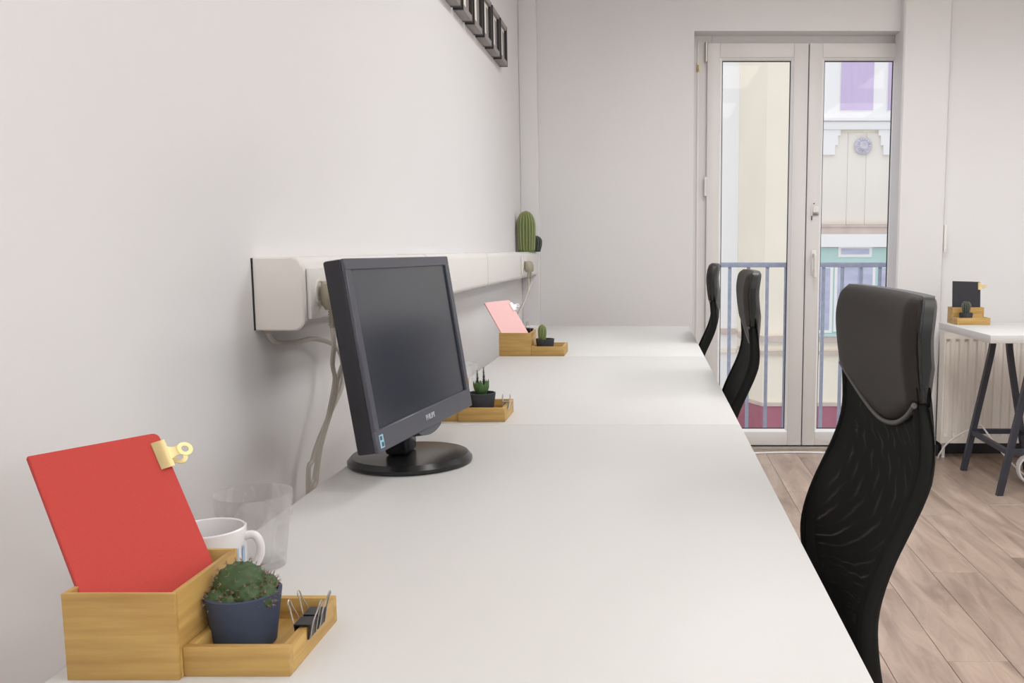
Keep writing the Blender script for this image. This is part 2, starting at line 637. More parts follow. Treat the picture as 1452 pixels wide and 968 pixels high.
for (x, y), lb, L in (((0.5, -1.4), 'white glass globe lamp hung behind the camera near the desks', 7), ((3.33, -1.4), 'white glass globe lamp hung in the far right corner behind the camera', 20)):  # unseen globes added for soft, low fill light from behind the camera
    t = thing('globe_lamp', lb, 'lamp', (x, y, ZC), 0, 'white globe pendant lamps')
    bm = B()
    sphere(bm, (0, 0, -0.85), 0.25, 32, 20)
    gm = mat('lit_opal_globe', (240, 250, 255), 0.4, emit=L * LAMP_W)
    make('globe', bm, gm, t, 60)
    bm = B()
    tube(bm, [(0, 0, -0.605), (0, 0, -0.02)], 0.004, 8)
    make('cord', bm, 'gasket', t)
    bm = B()
    lathe(bm, [(0.05, -0.025), (0.05, 0.0)], 20)
    make('ceiling_rose', bm, 'lamp_body', t)

# ------------------------------------------------------------------ desks
DT = 0.74
EX0, EX1 = -0.515, 0.192
desk_y = [(0.655, 1.893), (1.896, 3.131), (3.134, 4.378)]
dl = ['white laminate desk with the black monitor on it', 'white laminate desk between the other two, with the spiky succulent on it',
      'white laminate desk at the end of the row, with the pink notebook on it']
for (y0, y1), lb in zip(desk_y, dl):
    t = thing('desk', lb, 'desk', (EX0, y0, 0), 0, 'desks in a row along the wall')
    W, L = EX1 - EX0, y1 - y0
    boxpart('tabletop', (0, 0, DT - 0.028), (W, L, DT), 'desk', t, 0.0015)
    for fx in (0.07, W - 0.07):
        for fy in (0.08, L - 0.08):
            bm = B()
            lathe(bm, [(0.03, DT - 0.034), (0.03, DT - 0.0285)], 16, (fx, fy, 0))
            lathe(bm, [(0.016, 0.0), (0.016, 0.01), (0.019, 0.012), (0.019, DT - 0.034)], 16, (fx, fy, 0))
            make('leg', bm, 'white_plastic', t)

# ------------------------------------------------------------------ cable trunking on the left wall
TX, TZ0, TZ1, TY0 = -0.585, 0.968, 1.092, 1.556
def trunk_ring(y, inset=0.0):
    r = 0.018
    pts = [(XL + 0.002, TZ0 + inset), (TX - r, TZ0 + inset)]
    for k in range(5):
        a = -PI / 2 + k * PI / 8
        pts.append((TX - inset - r + r * math.cos(a), TZ0 + inset + r + r * math.sin(a)))
    for k in range(5):
        a = k * PI / 8
        pts.append((TX - inset - r + r * math.cos(a), TZ1 - inset - r + r * math.sin(a)))
    pts.append((XL + 0.002, TZ1 - inset))
    return [(px, y, pz) for px, pz in pts]


tr = thing('cable_trunking', 'long white cable trunking with sockets fixed along the wall above the desks', 'trunking', (0, 0, 0))
bm = B()
loft(bm, [trunk_ring(TY0 + 0.002, 0.001), trunk_ring(4.858, 0.001)])
make('trunking_body', bm, 'white_plastic', tr, 35)
bm = B()
loft(bm, [trunk_ring(TY0 - 0.002, 0.002), trunk_ring(TY0, 0.0), trunk_ring(TY0 + 0.012, 0.0)])
make('end_cap', bm, 'grey_plastic', tr, 35)
boxpart('mounting_plate', (XL, TY0 - 0.005, TZ0 + 0.001), (XL + 0.0015, TY0 + 0.03, TZ1 - 0.001), 'black_plastic', tr)


def socket(y, n=1):
    s = boxpart('socket_plate', (TX - 0.0005, y - 0.042, TZ0 + 0.018), (TX + 0.007, y + 0.042, TZ1 - 0.018), 'white_plastic', tr, 0.003)
    bm = B()
    # recessed round well drawn as a raised collar with an inner dish
    cx = TX + 0.007
    rings = []
    for r, d in ((0.024, -0.001), (0.024, 0.0025), (0.0205, 0.0025), (0.0205, 0.0006), (0.0002, 0.0006)):
        rings.append([(cx + d, y + r * math.cos(a * PI / 12), (TZ0 + TZ1) / 2 + r * math.sin(a * PI / 12)) for a in range(24)])
    loft(bm, rings)
    make('socket_well', bm, 'grey_plastic', s)
    return s


for y in (1.612, 1.698, 1.784, 4.26, 4.35):
    socket(y)
for y in (2.45, 3.35, 4.20, 4.225):
    bm = B()
    loft(bm, [trunk_ring(y, -0.0008), trunk_ring(y + 0.004, -0.0008)])
    make('joint_cover', bm, 'grey_plastic', tr, 35)


def plug(y, label, material, cable, mount=None):
    z = (TZ0 + TZ1) / 2
    x = TX + 0.0100
    t = thing('power_plug', label, 'plug', (x, y, z), 0, 'plugs in the wall trunking')
    bm = B()
    # flat angled plug body hanging downwards
    rings = []
    for zz, ry, x0, x1 in ((0.020, 0.010, 0.004, 0.016), (0.016, 0.016, 0.001, 0.026), (0.0, 0.019, 0.0, 0.032), (-0.018, 0.015, 0.0, 0.032), (-0.030, 0.008, 0.006, 0.028)):
        ring = []
        for k in range(16):
            a = 2 * PI * k / 16
            ring.append(((x0 + x1) / 2 + (x1 - x0) / 2 * math.cos(a), ry * math.sin(a), zz))
        rings.append(ring)
    loft(bm, rings)
    make('plug_body', bm, material, t)
    bm = B()
    for k in range(6):
        lathe(bm, [(0.006, -0.0350 - k * 0.0045), (0.006, -0.0325 - k * 0.0045)], 12, (0.017, 0, 0))
    lathe(bm, [(0.0042, -0.062), (0.0042, -0.028)], 10, (0.017, 0, 0))
    make('strain_relief', bm, material, t)
    bm = B()
    rel = [(p[0] - x, p[1] - y, p[2] - z) for p in cable]
    tube(bm, spline(rel, 8), 0.0042, 8)
    make('cord', bm, 'cable_white', t)
    return t


px = TX + 0.0270
plug(1.612, 'beige plug with grey cord beside the monitor', 'plug_beige',
     [(px, 1.612, 0.968), (px, 1.616, 0.935), (-0.572, 1.645, 0.90), (-0.585, 1.69, 0.862), (-0.605, 1.71, 0.80), (-0.614, 1.685, 0.74), (-0.618, 1.665, 0.68), (-0.62, 1.655, 0.60), (-0.62, 1.65, 0.02)])
plug(1.698, 'black plug half hidden behind the monitor', 'black_plastic',
     [(px, 1.698, 0.968), (px, 1.70, 0.93), (-0.585, 1.715, 0.87), (-0.607, 1.74, 0.81), (-0.622, 1.722, 0.75), (-0.630, 1.69, 0.68), (-0.632, 1.675, 0.60), (-0.632, 1.67, 0.02)])
plug(4.26, 'pale plug in the far socket, nearer the monitor of the two', 'plug_beige',
     [(px, 4.26, 0.968), (px, 4.26, 0.92), (-0.575, 4.22, 0.86), (-0.60, 4.15, 0.79), (-0.615, 4.12, 0.70), (-0.62, 4.12, 0.02)])
plug(4.35, 'pale plug in the far socket beside the corner pilaster', 'plug_beige',
     [(px, 4.35, 0.968), (px, 4.35, 0.94), (-0.575, 4.29, 0.88), (-0.602, 4.18, 0.80), (-0.63, 4.14, 0.70), (-0.633, 4.14, 0.02)])
bm = B()
tube(bm, spline([(-0.655, 1.568, 0.966), (-0.655, 1.60, 0.945), (-0.65, 1.67, 0.936), (-0.645, 1.76, 0.934), (-0.632, 1.83, 0.915), (-0.620, 1.84, 0.885),
                 (-0.614, 1.815, 0.835), (-0.626, 1.765, 0.78), (-0.642, 1.72, 0.71), (-0.648, 1.70, 0.62), (-0.648, 1.69, 0.01)], 8), 0.0048, 8)
tag(make('power_cable', bm, 'cable_white'), 'pale grey cable curving out from under the near end of the trunking', 'cable')

# ------------------------------------------------------------------ black box frames on the left wall
for i in range(6):
    y = 4.07 - 0.2045 * i
    lab = ['black and grey box frame at the corner end of the wall row', 'black and grey box frame, second from the corner in the wall row',
           'black and grey box frame, third from the corner in the wall row', 'black and grey box frame, fourth from the corner in the wall row',
           'black and grey box frame, fifth from the corner in the wall row', 'black and grey box frame, sixth from the corner in the wall row'][i]
    t = thing('box_frame', lab, 'frame', (XL, y, 1.918), 0, 'box frames in a row on the left wall')
    S, H, D, b = 0.178, 0.172, 0.036, 0.02
    for lo, hi, nm, mm in (((0, 0, 0), (D, 0.012, H), 'side_panel', 'frame_black'), ((0, S - b, 0), (D, S, H), 'side_panel', 'frame_black'),
                           ((0, 0.012, 0), (D, S - b, b), 'bottom_panel', 'frame_grey'), ((0, 0.012, H - b), (D, S - b, H), 'top_panel', 'frame_grey')):
        boxpart(nm, lo, hi, mm, t, 0.0008)
    boxpart('backing', (0.0005, 0.0121, b), (D - 0.011, S - b - 0.0001, H - b), 'paper', t)
    boxpart('print', (D - 0.011, 0.108, b + 0.012), (D - 0.0102, S - b - 0.006, H - b - 0.012), 'frame_grey', t)

# ------------------------------------------------------------------ monitor
mon = thing('monitor', 'black desktop monitor with a dark switched-off screen on a round stand', 'monitor', (-0.412, 1.554, DT))
bm = B()
lathe(bm, [(0.101, 0.0), (0.105, 0.003), (0.105, 0.008), (0.098, 0.016), (0.001, 0.019)], 64)
make('base', bm, 'stand', mon, 25)
bm = B()
box(bm, (-0.036, -0.030, 0.0185), (0.004, 0.030, 0.20), 0.006)
make('neck', bm, 'stand', mon)
TH, TI = 0.132, 0.148
PWD, PHT = 0.433, 0.292
wd = Vector((math.sin(TH), math.cos(TH), 0))
nb_ = Vector((-math.cos(TH), math.sin(TH), 0))
up = Vector((0, 0, math.cos(TI))) + nb_ * math.sin(TI)
nrm = wd.cross(up).normalized()      # towards the viewer side (+x)
pan = bpy.data.objects.new('panel', None)
# local frame of the panel: x = width, y = up, z = out of the screen
R = Matrix((wd, up, nrm)).transposed().to_4x4()
R.translation = Vector((-0.377 + 0.412, 1.551 - 1.554, 0.803 - DT))
bm = B()
hw = PWD / 2
box(bm, (-hw, 0, -0.030), (hw, PHT, -0.001), 0.004, 2)
box(bm, (-hw + 0.06, 0.05, -0.058), (hw - 0.06, PHT - 0.05, -0.029), 0.012, 2)
bmesh.ops.transform(bm, matrix=R, verts=bm.verts[:])
casing = make('casing', bm, 'monitor_side', mon)
bm = B()
bz, bb, bt = 0.017, 0.034, 0.017
for lo, hi in (((-hw, 0, -0.002), (hw, bb, 0.0045)), ((-hw, PHT - bt, -0.002), (hw, PHT, 0.0045)),
               ((-hw, bb - 0.001, -0.002), (-hw + bz, PHT - bt + 0.001, 0.0045)), ((hw - bz, bb - 0.001, -0.002), (hw, PHT - bt + 0.001, 0.0045))):
    box(bm, lo, hi, 0.0012, 1)
bmesh.ops.transform(bm, matrix=R, verts=bm.verts[:])
bez = make('bezel', bm, 'bezel', mon)
bm = B()
box(bm, (-hw + bz - 0.002, bb - 0.002, -0.003), (hw - bz + 0.002, PHT - bt + 0.002, 0.0005))
bmesh.ops.transform(bm, matrix=R, verts=bm.verts[:])
make('screen', bm, 'screen', mon, 0)
bm = B()
rings = []
for k in range(13):
    u = -0.055 + 0.11 * k / 12
    d = 0.012 * (math.cos(PI * (k - 6) / 12)) ** 0.6 if 0 < k < 12 else 0.0
    rings.append([(u, 0.003, -0.016), (u, -d, -0.016), (u, -d, 0.002), (u, 0.003, 0.002)])
loft(bm, rings)
bmesh.ops.transform(bm, matrix=R, verts=bm.verts[:])
make('button_tab', bm, 'bezel', bez)


def text_mesh(name, body, size, material, parent, matrix):
    c = bpy.data.curves.new(name, 'FONT')
    c.body = body
    c.size = size
    c.extrude = 0.0003
    c.align_x = 'CENTER'
    c.align_y = 'CENTER'
    c.offset = size * 0.02
    o = bpy.data.objects.new(name + '_curve', c)
    COL.objects.link(o)
    bpy.context.view_layer.update()
    me = bpy.data.meshes.new_from_object(o.evaluated_get(bpy.context.evaluated_depsgraph_get()))
    bpy.data.objects.remove(o)
    me.transform(matrix)
    me.materials.clear()
    me.materials.append(M[material])
    q = bpy.data.objects.new(name, me)
    COL.objects.link(q)
    q.parent = parent
    return q


text_mesh('lettering', 'PHILIPS', 0.0125, 'logo', bez, R @ Matrix.Translation((0.0, 0.018, 0.0049)))
bm = B()
box(bm, (-hw + 0.010, 0.006, 0.0044), (-hw + 0.024, 0.026, 0.0049))
bmesh.ops.transform(bm, matrix=R, verts=bm.verts[:])
st = make('sticker', bm, 'sticker', bez, 0)
bm = B()
box(bm, (-hw + 0.012, 0.018, 0.0049), (-hw + 0.019, 0.024, 0.0051))
box(bm, (-hw + 0.015, 0.008, 0.0049), (-hw + 0.022, 0.0145, 0.0051))
bmesh.ops.transform(bm, matrix=R, verts=bm.verts[:])
make('lettering', bm, 'bezel', bez, 0)


# ------------------------------------------------------------------ bamboo organisers
def crate(name, label, loc, W, L, H, rz=0.0, th=0.008, group=None):
    t = thing(name, label, 'box' if 'box' in name else 'tray', loc, rz, group)
    boxpart('front_panel', (0, 0, 0), (W, th, H), 'bam_x', t, 0.0008)
    boxpart('back_panel', (0, L - th, 0), (W, L, H), 'bam_x', t, 0.0008)
    boxpart('side_panel', (0, th, 0), (th, L - th, H), 'bam_y', t, 0.0008)
    boxpart('side_panel', (W - th, th, 0), (W, L - th, H), 'bam_y', t, 0.0008)
    boxpart('base_panel', (th, th, 0.0015), (W - th, L - th, 0.0055), 'bam_y', t)
    return t


def bulldog(name, label, mtx, material, s=1.0, group='bulldog clips'):
    """local: x outwards from the paper edge, z along the edge, y through the paper"""
    t = bpy.data.objects.new(name, None)
    COL.objects.link(t)
    t.matrix_world = mtx
    tag(t, label, 'clip', group)
    for sgn in (-1, 1):
        bm = B()
        rings = []
        for x, y in ((-0.010, 0.0028), (-0.0085, 0.0038), (-0.002, 0.0058), (0.002, 0.0062)):
            rings.append([(x * s, sgn * y * s, -0.015 * s), (x * s, sgn * y * s, 0.015 * s), (x * s, sgn * (y + 0.0008) * s, 0.015 * s), (x * s, sgn * (y + 0.0008) * s, -0.015 * s)])
        loft(bm, rings)
        rings = []
        for x, y, h in ((0.001, 0.0062, 0.0075), (0.006, 0.0066, 0.005), (0.011, 0.0078, 0.0052)):
            rings.append([(x * s, sgn * y * s, -h * s), (x * s, sgn * y * s, h * s), (x * s, sgn * (y + 0.0008) * s, h * s), (x * s, sgn * (y + 0.0008) * s, -h * s)])
        loft(bm, rings)
        make('jaw', bm, material, t, 30)
        bm = B()
        rings = []
        for k in range(17):
            a = 2 * PI * k / 16
            ca, sa = math.cos(a), math.sin(a)
            rings.append([((0.0165 + r * ca) * s, sgn * (0.0078 + dy) * s, r * sa * s) for r, dy in ((0.0035, 0), (0.0075, 0), (0.0075, 0.0009), (0.0035, 0.0009))])
        loft(bm, rings, caps=False)
        make('handle', bm, material, t, 30)
    bm = B()
    tube(bm, [(0.006 * s, -0.0066 * s, 0.0), (0.006 * s, 0.0066 * s, 0.0)], 0.0026 * s, 10)
    make('spring', bm, material, t, 30)
    return t


def binder(name, label, loc, rz, group, L=0.019, s=1.0):
    """sits astride a wall that runs along local y; z=0 is the wall's top edge"""
    t = thing(name, label, 'clip', loc, rz, group)
    bm = B()
    h = 0.0045
    prof = [(-h, -0.011), (-h - 0.0012, -0.011), (-0.0075, 0.002), (-0.0075, 0.0032), (0.0075, 0.0032), (0.0075, 0.002), (h + 0.0012, -0.011), (h, -0.011), (0.0063, 0.0018), (-0.0063, 0.0018)]
    loft(bm, [[(x * s, y, z * s) for x, z in prof] for y in (-L / 2, L / 2)])
    make('clip_body', bm, 'black_plastic', t, 20)
    for sg in (-1, 1):
        bm = B()
        pts = [(sg * (h + 0.0016), -0.007, -0.0105), (sg * 0.0090, -0.0062, 0.004), (sg * 0.0125, -0.003, 0.015), (sg * 0.0142, -0.003, 0.020), (sg * 0.0148, 0, 0.0225),
               (sg * 0.0142, 0.003, 0.020), (sg * 0.0125, 0.003, 0.015), (sg * 0.0090, 0.0062, 0.004), (sg * (h + 0.0016), 0.007, -0.0105)]
        tube(bm, spline([Vector(p) * s for p in pts], 4), 0.0007 * s, 6)
        make('wire_handle', bm, 'steel', t)
    return t


# pose of a notebook leaning in its box (relative to the box's near left foot corner)
NU = Vector((-0.503, 0.362, 0.785)).normalized()
NW = Vector((0.617, 0.786, 0.033))
NW = (NW - NU * NW.dot(NU)).normalized()
NN = NW.cross(NU).normalized()


def notebook(label, cover, base, rz, Wn, Ln, drop, rel=(0.004, 0.013, 0.070), thick=0.005, axes=None):
    a_w, a_u = axes if axes else (NW, NU)
    a_n = a_w.cross(a_u).normalized()
    R3 = Matrix((a_w, a_n, a_u)).transposed()
    Rz = Matrix.Rotation(rz, 3, 'Z')
    mt = (Rz @ R3).to_4x4()
    org = Vector(base) + Rz @ (Vector(rel) - a_u * drop)
    mt.translation = org
    t = bpy.data.objects.new('notebook', None)
    COL.objects.link(t)
    t.matrix_world = mt
    tag(t, label, 'notebook', 'notebooks leaning in the bamboo boxes')
    r = 0.006

    def slab(bm, y0, y1, inset):
        i = inset
        pts = [(0, i), (Wn - r - i, i)]
        for k in range(5):
            a = -PI / 2 + k * PI / 8
            pts.append((Wn - i - r + r * math.cos(a), i + r + r * math.sin(a)))
        for k in range(5):
            a = k * PI / 8
            pts.append((Wn - i - r + r * math.cos(a), Ln - i - r + r * math.sin(a)))
        pts.append((0, Ln - i))
        loft(bm, [[(x, y0, z) for x, z in pts], [(x, y1, z) for x, z in pts]])
    bm = B()
    slab(bm, 0.0, 0.0008, 0)
    make('cover', bm, cover, t, 30)
    bm = B()
    slab(bm, thick - 0.0008, thick, 0)
    make('cover', bm, cover, t, 30)
    bm = B()
    slab(bm, 0.0008, thick - 0.0008, 0.0015)
    make('pages', bm, 'paper', t, 30)
    bm = B()
    box(bm, (-0.0008, 0.0, 0), (0, thick, Ln), 0.0002, 1)
    make('spine', bm, cover, t, 30)
    return t, mt


def clip_on(label, mt, Wn, zpos, material, s=1.0, thick=0.005):
    c = mt @ Matrix.Translation((Wn - 0.001, thick / 2, zpos))
    return bulldog('bulldog_clip', label, c, material, s)


# front set
G = 'bamboo boxes'
GT = 'bamboo trays'
b1 = (-0.497, 0.745, DT)
crate('bamboo_box', 'bamboo box holding the red notebook', b1, 0.096, 0.120, 0.077, 0, 0.0045, G)
boxpart('note_block', (b1[0] + 0.010, b1[1] + 0.012, DT + 0.0056), (b1[0] + 0.086, b1[1] + 0.108, DT + 0.044), 'paper', None, 0.001)
tag(bpy.data.objects['note_block'], 'block of white note paper inside the box under the red notebook', 'paper')
n1, m1 = notebook('red notebook leaning in the bamboo box', 'red', b1, 0, 0.113, 0.168, 0.026, (0.0058, 0.0165, 0.066))
clip_on('pale brass bulldog clip on the red notebook', m1, 0.113, 0.142, 'brass', 1.0)
t1 = (-0.4005, 0.752, DT)
crate('bamboo_tray', 'shallow bamboo tray with the clumped round cactus in it', t1, 0.0915, 0.120, 0.0265, 0, 0.008, GT)
binder('binder_clip', 'black binder clip on the front tray rim, nearer the box corner', (t1[0] + 0.0875, 0.802, DT + 0.0265), 0, 'binder clips on the front tray')
binder('binder_clip', 'black binder clip on the front tray rim, nearer the tumbler', (t1[0] + 0.0875, 0.825, DT + 0.0265), 0, 'binder clips on the front tray')


# second set, behind the monitor
b2 = (-0.505, 1.93, DT)
crate('bamboo_box', 'bamboo box almost hidden behind the monitor', b2, 0.098, 0.125, 0.077, 0, 0.008, G)
t2 = (-0.4065, 1.925, DT)
crate('bamboo_tray', 'shallow bamboo tray with the spiky succulent in it', t2, 0.100, 0.125, 0.030, 0, 0.008, GT)
mt = Matrix.Translation((t2[0] + 0.096, 1.985, DT + 0.030)) @ Matrix.Rotation(-PI / 2, 4, 'Y') @ Matrix.Rotation(PI, 4, 'X') 
mt = Matrix.Translation((t2[0] + 0.096, 1.975, DT + 0.029)) @ Matrix(((0, 1, 0, 0), (0, 0, 1, 0), (1, 0, 0, 0), (0, 0, 0, 1)))
bulldog('bulldog_clip', 'steel bulldog clip on the rim of the tray with the spiky succulent', mt, 'steel', 1.0)

# third set, on the far desk
b3 = (-0.515, 3.136, DT)
crate('bamboo_box', 'bamboo box holding the pink notebook', b3, 0.110, 0.15, 0.080, 0, 0.006, G)
boxpart('note_block', (b3[0] + 0.010, b3[1] + 0.012, DT + 0.0056), (b3[0] + 0.100, b3[1] + 0.138, DT + 0.038), 'paper', None, 0.001)
tag(bpy.data.objects['note_block.001'], 'block of white note paper inside the box under the pink notebook', 'paper')
n3, m3 = notebook('pink notebook leaning in the bamboo box', 'pink', b3, 0, 0.118, 0.173, 0.035, (0.0075, 0.021, 0.069))
clip_on('white bulldog clip on the pink notebook', m3, 0.118, 0.143, 'ceramic', 1.1)
t3 = (-0.4045, 3.136, DT)
crate('bamboo_tray', 'shallow bamboo tray with the small columnar cactus beside the pink notebook', t3, 0.113, 0.15, 0.033, 0, 0.008, GT)
binder('binder_clip', 'black binder clip on the rim of the box behind the pink notebook', (b3[0] + 0.082, b3[1] + 0.146, DT + 0.080), PI / 2, 'binder clips', 0.035, 1.3)


# ------------------------------------------------------------------ potted plants
def pot_parts(t, rt_, rb, h, material):
    bm = B()
    lathe(bm, [(rb * 0.9, 0), (rb, 0.002), (rt_, h), (rt_ - 0.003, h + 0.0005), (rt_ - 0.0045, h - 0.012), (0.001, h - 0.013)], 40)
    make('pot', bm, material, t, 35)
    bm = B()
    lathe(bm, [(rt_ - 0.0055, h - 0.0125), (rt_ - 0.0055, h - 0.007), (rt_ * 0.5, h - 0.005), (0.0005, h - 0.0045)], 28)
    make('soil', bm, 'soil', t, 60)


def fib(n):
    g = PI * (3 - math.sqrt(5))
    out = []
    for i in range(n):
        z = 1 - 2 * (i + 0.5) / n
        r = math.sqrt(max(0, 1 - z * z))
        out.append(Vector((r * math.cos(g * i), r * math.sin(g * i), z)))
    return out


def cone(bm, a, b, r):
    a = Vector(a)
    b = Vector(b)
    t = (b - a).normalized()
    n = t.orthogonal().normalized()
    bi = t.cross(n)
    vs = [bm.verts.new(a + (n * math.cos(2 * PI * k / 3) + bi * math.sin(2 * PI * k / 3)) * r) for k in range(3)]
    tip = bm.verts.new(b)
    for k in range(3):
        bm.faces.new((vs[k], vs[(k + 1) % 3], tip))


def lumpy(bm, sp, c, r, ntub=60):
    """ball cactus covered with small tubercles; spines collected in sp"""
    c = Vector(c)
    dirs = fib(ntub)
    rr = bmesh.ops.create_icosphere(bm, subdivisions=4, radius=1.0)
    r3 = Vector(r) if isinstance(r, (tuple, list)) else Vector((r, r, r))
    amp = 0.11
    width = math.sqrt(4 * PI / ntub) * 0.5
    for v in rr['verts']:
        d = v.co.normalized()
        best = max(d.dot(q) for q in dirs)
        ang = math.acos(min(1, best))
        k = 1 + amp * (math.cos(min(1, ang / width) * PI) * 0.5)
        v.co = c + Vector((d.x * r3.x, d.y * r3.y, d.z * r3.z)) * k
    for q in dirs:
        if q.z < -0.45:
            continue
        tip = c + Vector((q.x * r3.x, q.y * r3.y, q.z * r3.z)) * (1 + amp * 0.45)
        for s in range(4):
            dv = (q + Vector((random.uniform(-1, 1), random.uniform(-1, 1), random.uniform(-1, 1))) * 0.7).normalized()
            cone(sp, tip, tip + dv * 0.0042, 0.00035)


def ribbed(bm, sp, c, r, h, ribs, depth=0.12, seg=6, rows=26, dot=0.0016, taper=0.85, spine_len=0.0):
    c = Vector(c)
    n = ribs * seg
    rings = []
    for j in range(rows + 1):
        u = j / rows
        zz = h * u
        # rounded top, slightly narrower foot
        if u < 0.62:
            rad = r * (taper + (1 - taper) * math.sin(u / 0.62 * PI / 2))
        else:
            q = (u - 0.62) / 0.38
            rad = r * math.sqrt(max(0.0, 1 - q * q)) if q < 1 else 0.0
        rad = max(rad, 0.0004)
        ring = []
        for i in range(n):
            a = 2 * PI * i / n
            k = 1 - depth * (0.5 - 0.5 * math.cos(ribs * a)) 
            ring.append((c.x + rad * k * math.cos(a), c.y + rad * k * math.sin(a), c.z + zz))
        rings.append(ring)
    loft(bm, rings)
    for i in range(ribs):
        a = 2 * PI * i / ribs
        step = max(1, rows // 16)
        for j in range(2, rows, step):
            u = j / rows
            if u < 0.62:
                rad = r * (taper + (1 - taper) * math.sin(u / 0.62 * PI / 2))
            else:
                q = (u - 0.62) / 0.38
                rad = r * math.sqrt(max(0.0, 1 - q * q))
            if rad < 0.15 * r:
                continue
            p = (c.x + rad * math.cos(a), c.y + rad * math.sin(a), c.z + h * u)
            bmesh.ops.create_icosphere(sp, subdivisions=1, radius=dot, matrix=Matrix.Translation(p))
            if spine_len:
                for s in range(3):
                    dv = Vector((math.cos(a) + random.uniform(-.6, .6), math.sin(a) + random.uniform(-.6, .6), random.uniform(-.5, .8))).normalized()
                    cone(sp, p, Vector(p) + dv * spine_len, dot * 0.3)


def stuffed(o):
    o['kind'] = 'stuff'
    return o


# clumped ball cactus, front
p1 = thing('potted_cactus', 'clumped round cactus in a slate grey pot on the front tray', 'potted plant', (-0.3715, 0.808, DT + 0.0056), 0, 'potted plants on the desks')
pot_parts(p1, 0.0335, 0.027, 0.050, 'pot')
bm, sp = B(), B()
zt = 0.043
lumpy(bm, sp, (-0.004, 0.004, zt + 0.011), (0.0235, 0.0225, 0.0215), 90)
lumpy(bm, sp, (0.010, -0.012, zt + 0.006), 0.0125, 46)
lumpy(bm, sp, (-0.017, -0.014, zt + 0.003), 0.0110, 40)
lumpy(bm, sp, (-0.004, -0.020, zt + 0.002), 0.0085, 34)
lumpy(bm, sp, (0.022, -0.004, zt + 0.005), 0.0105, 40)
lumpy(bm, sp, (0.019, 0.010, zt + 0.010), 0.0090, 36)
lumpy(bm, sp, (0.024, -0.012, zt + 0.002), 0.0075, 30)
pl = make('cactus', bm, 'cactus', p1, 60)
stuffed(make('spines', sp, 'spine_dark', pl, 0))

# spiky succulent on the second desk
p2 = thing('potted_succulent', 'spiky green succulent in a dark grey pot behind the monitor', 'potted plant', (-0.365, 1.975, DT + 0.0056), 0, 'potted plants on the desks')
pot_parts(p2, 0.031, 0.0245, 0.050, 'pot_dark')
bm = B()


def blade(bm, base, ang, length, width, lean, curl):
    rings = []
    for k in range(8):
        u = k / 7
        wv = width * (0.55 + 0.9 * u - 1.45 * u * u) if u < 1 else 0.0003
        wv = max(wv, 0.0003)
        rad = lean * u + curl * u * u
        z = length * (u - 0.12 * u * u)
        ca, sa = math.cos(ang), math.sin(ang)
        cx_, cy_ = base[0] + ca * rad, base[1] + sa * rad
        ring = []
        for q in range(8):
            a = 2 * PI * q / 8
            tx = math.cos(a) * wv
            nx = math.sin(a) * wv * 0.42
            ring.append((cx_ - sa * tx + ca * nx, cy_ + ca * tx + sa * nx, base[2] + z))
        rings.append(ring)
    loft(bm, rings)


for k in range(9):
    a = k * 2.399
    blade(bm, (0.004 * math.cos(a), 0.004 * math.sin(a), 0.043), a, 0.034 + 0.004 * (k % 3), 0.0125, 0.024, -0.012)
lv = make('leaves', bm, 'succulent', p2, 50)
for cxk, hh in ((-0.008, 0.055), (0.006, 0.061)):
    bm = B()
    for lev in range(11):
        zz = 0.050 + lev * (hh - 0.012) / 10
        rad = 0.0075 * (1 - lev / 11.5)
        for q in range(4):
            a = q * PI / 2 + lev * 0.7
            blade(bm, (cxk, 0.0, zz), a, 0.008, 0.0032 * (1 - lev / 14), rad, 0.001)
    tube(bm, [(cxk, 0, 0.045), (cxk, 0, 0.043 + hh)], [0.004, 0.0006], 8)
    make('spiky_stem', bm, 'cactus3', p2, 50)

# small column cactus on the far desk
p3 = thing('potted_cactus', 'small columnar cactus in a dark grey pot beside the pink notebook', 'potted plant', (-0.362, 3.185, DT + 0.0056), 0, 'potted plants on the desks')
pot_parts(p3, 0.0325, 0.027, 0.050, 'pot_dark')
bm, sp = B(), B()
ribbed(bm, sp, (-0.010, 0, 0.042), 0.0150, 0.058, 10, 0.16, 4, 16, 0.0007, 0.8, 0.003)
pl = make('cactus', bm, 'cactus2', p3, 60)
stuffed(make('spines', sp, 'spine', pl, 0))

# cacti on top of the trunking
cb = thing('barrel_cactus', 'tall ribbed olive cactus standing on the trunking in the corner', 'cactus', (-0.618, 4.66, TZ1))
bm, sp = B(), B()
ribbed(bm, sp, (0, 0, 0), 0.0475, 0.205, 18, 0.13, 6, 30, 0.0024, 0.86)
pl = make('cactus_body', bm, 'cactus2', cb, 60)
stuffed(make('spines', sp, 'spine', pl, 0))
cb = thing('barrel_cactus', 'small dark round cactus on the trunking behind the tall one', 'cactus', (-0.594, 4.785, TZ1))
bm, sp = B(), B()
ribbed(bm, sp, (0, 0, 0), 0.042, 0.085, 14, 0.12, 6, 20, 0.001, 0.75)
pl = make('cactus_body', bm, 'cactus3', cb, 60)
stuffed(make('spines', sp, 'spine', pl, 0))


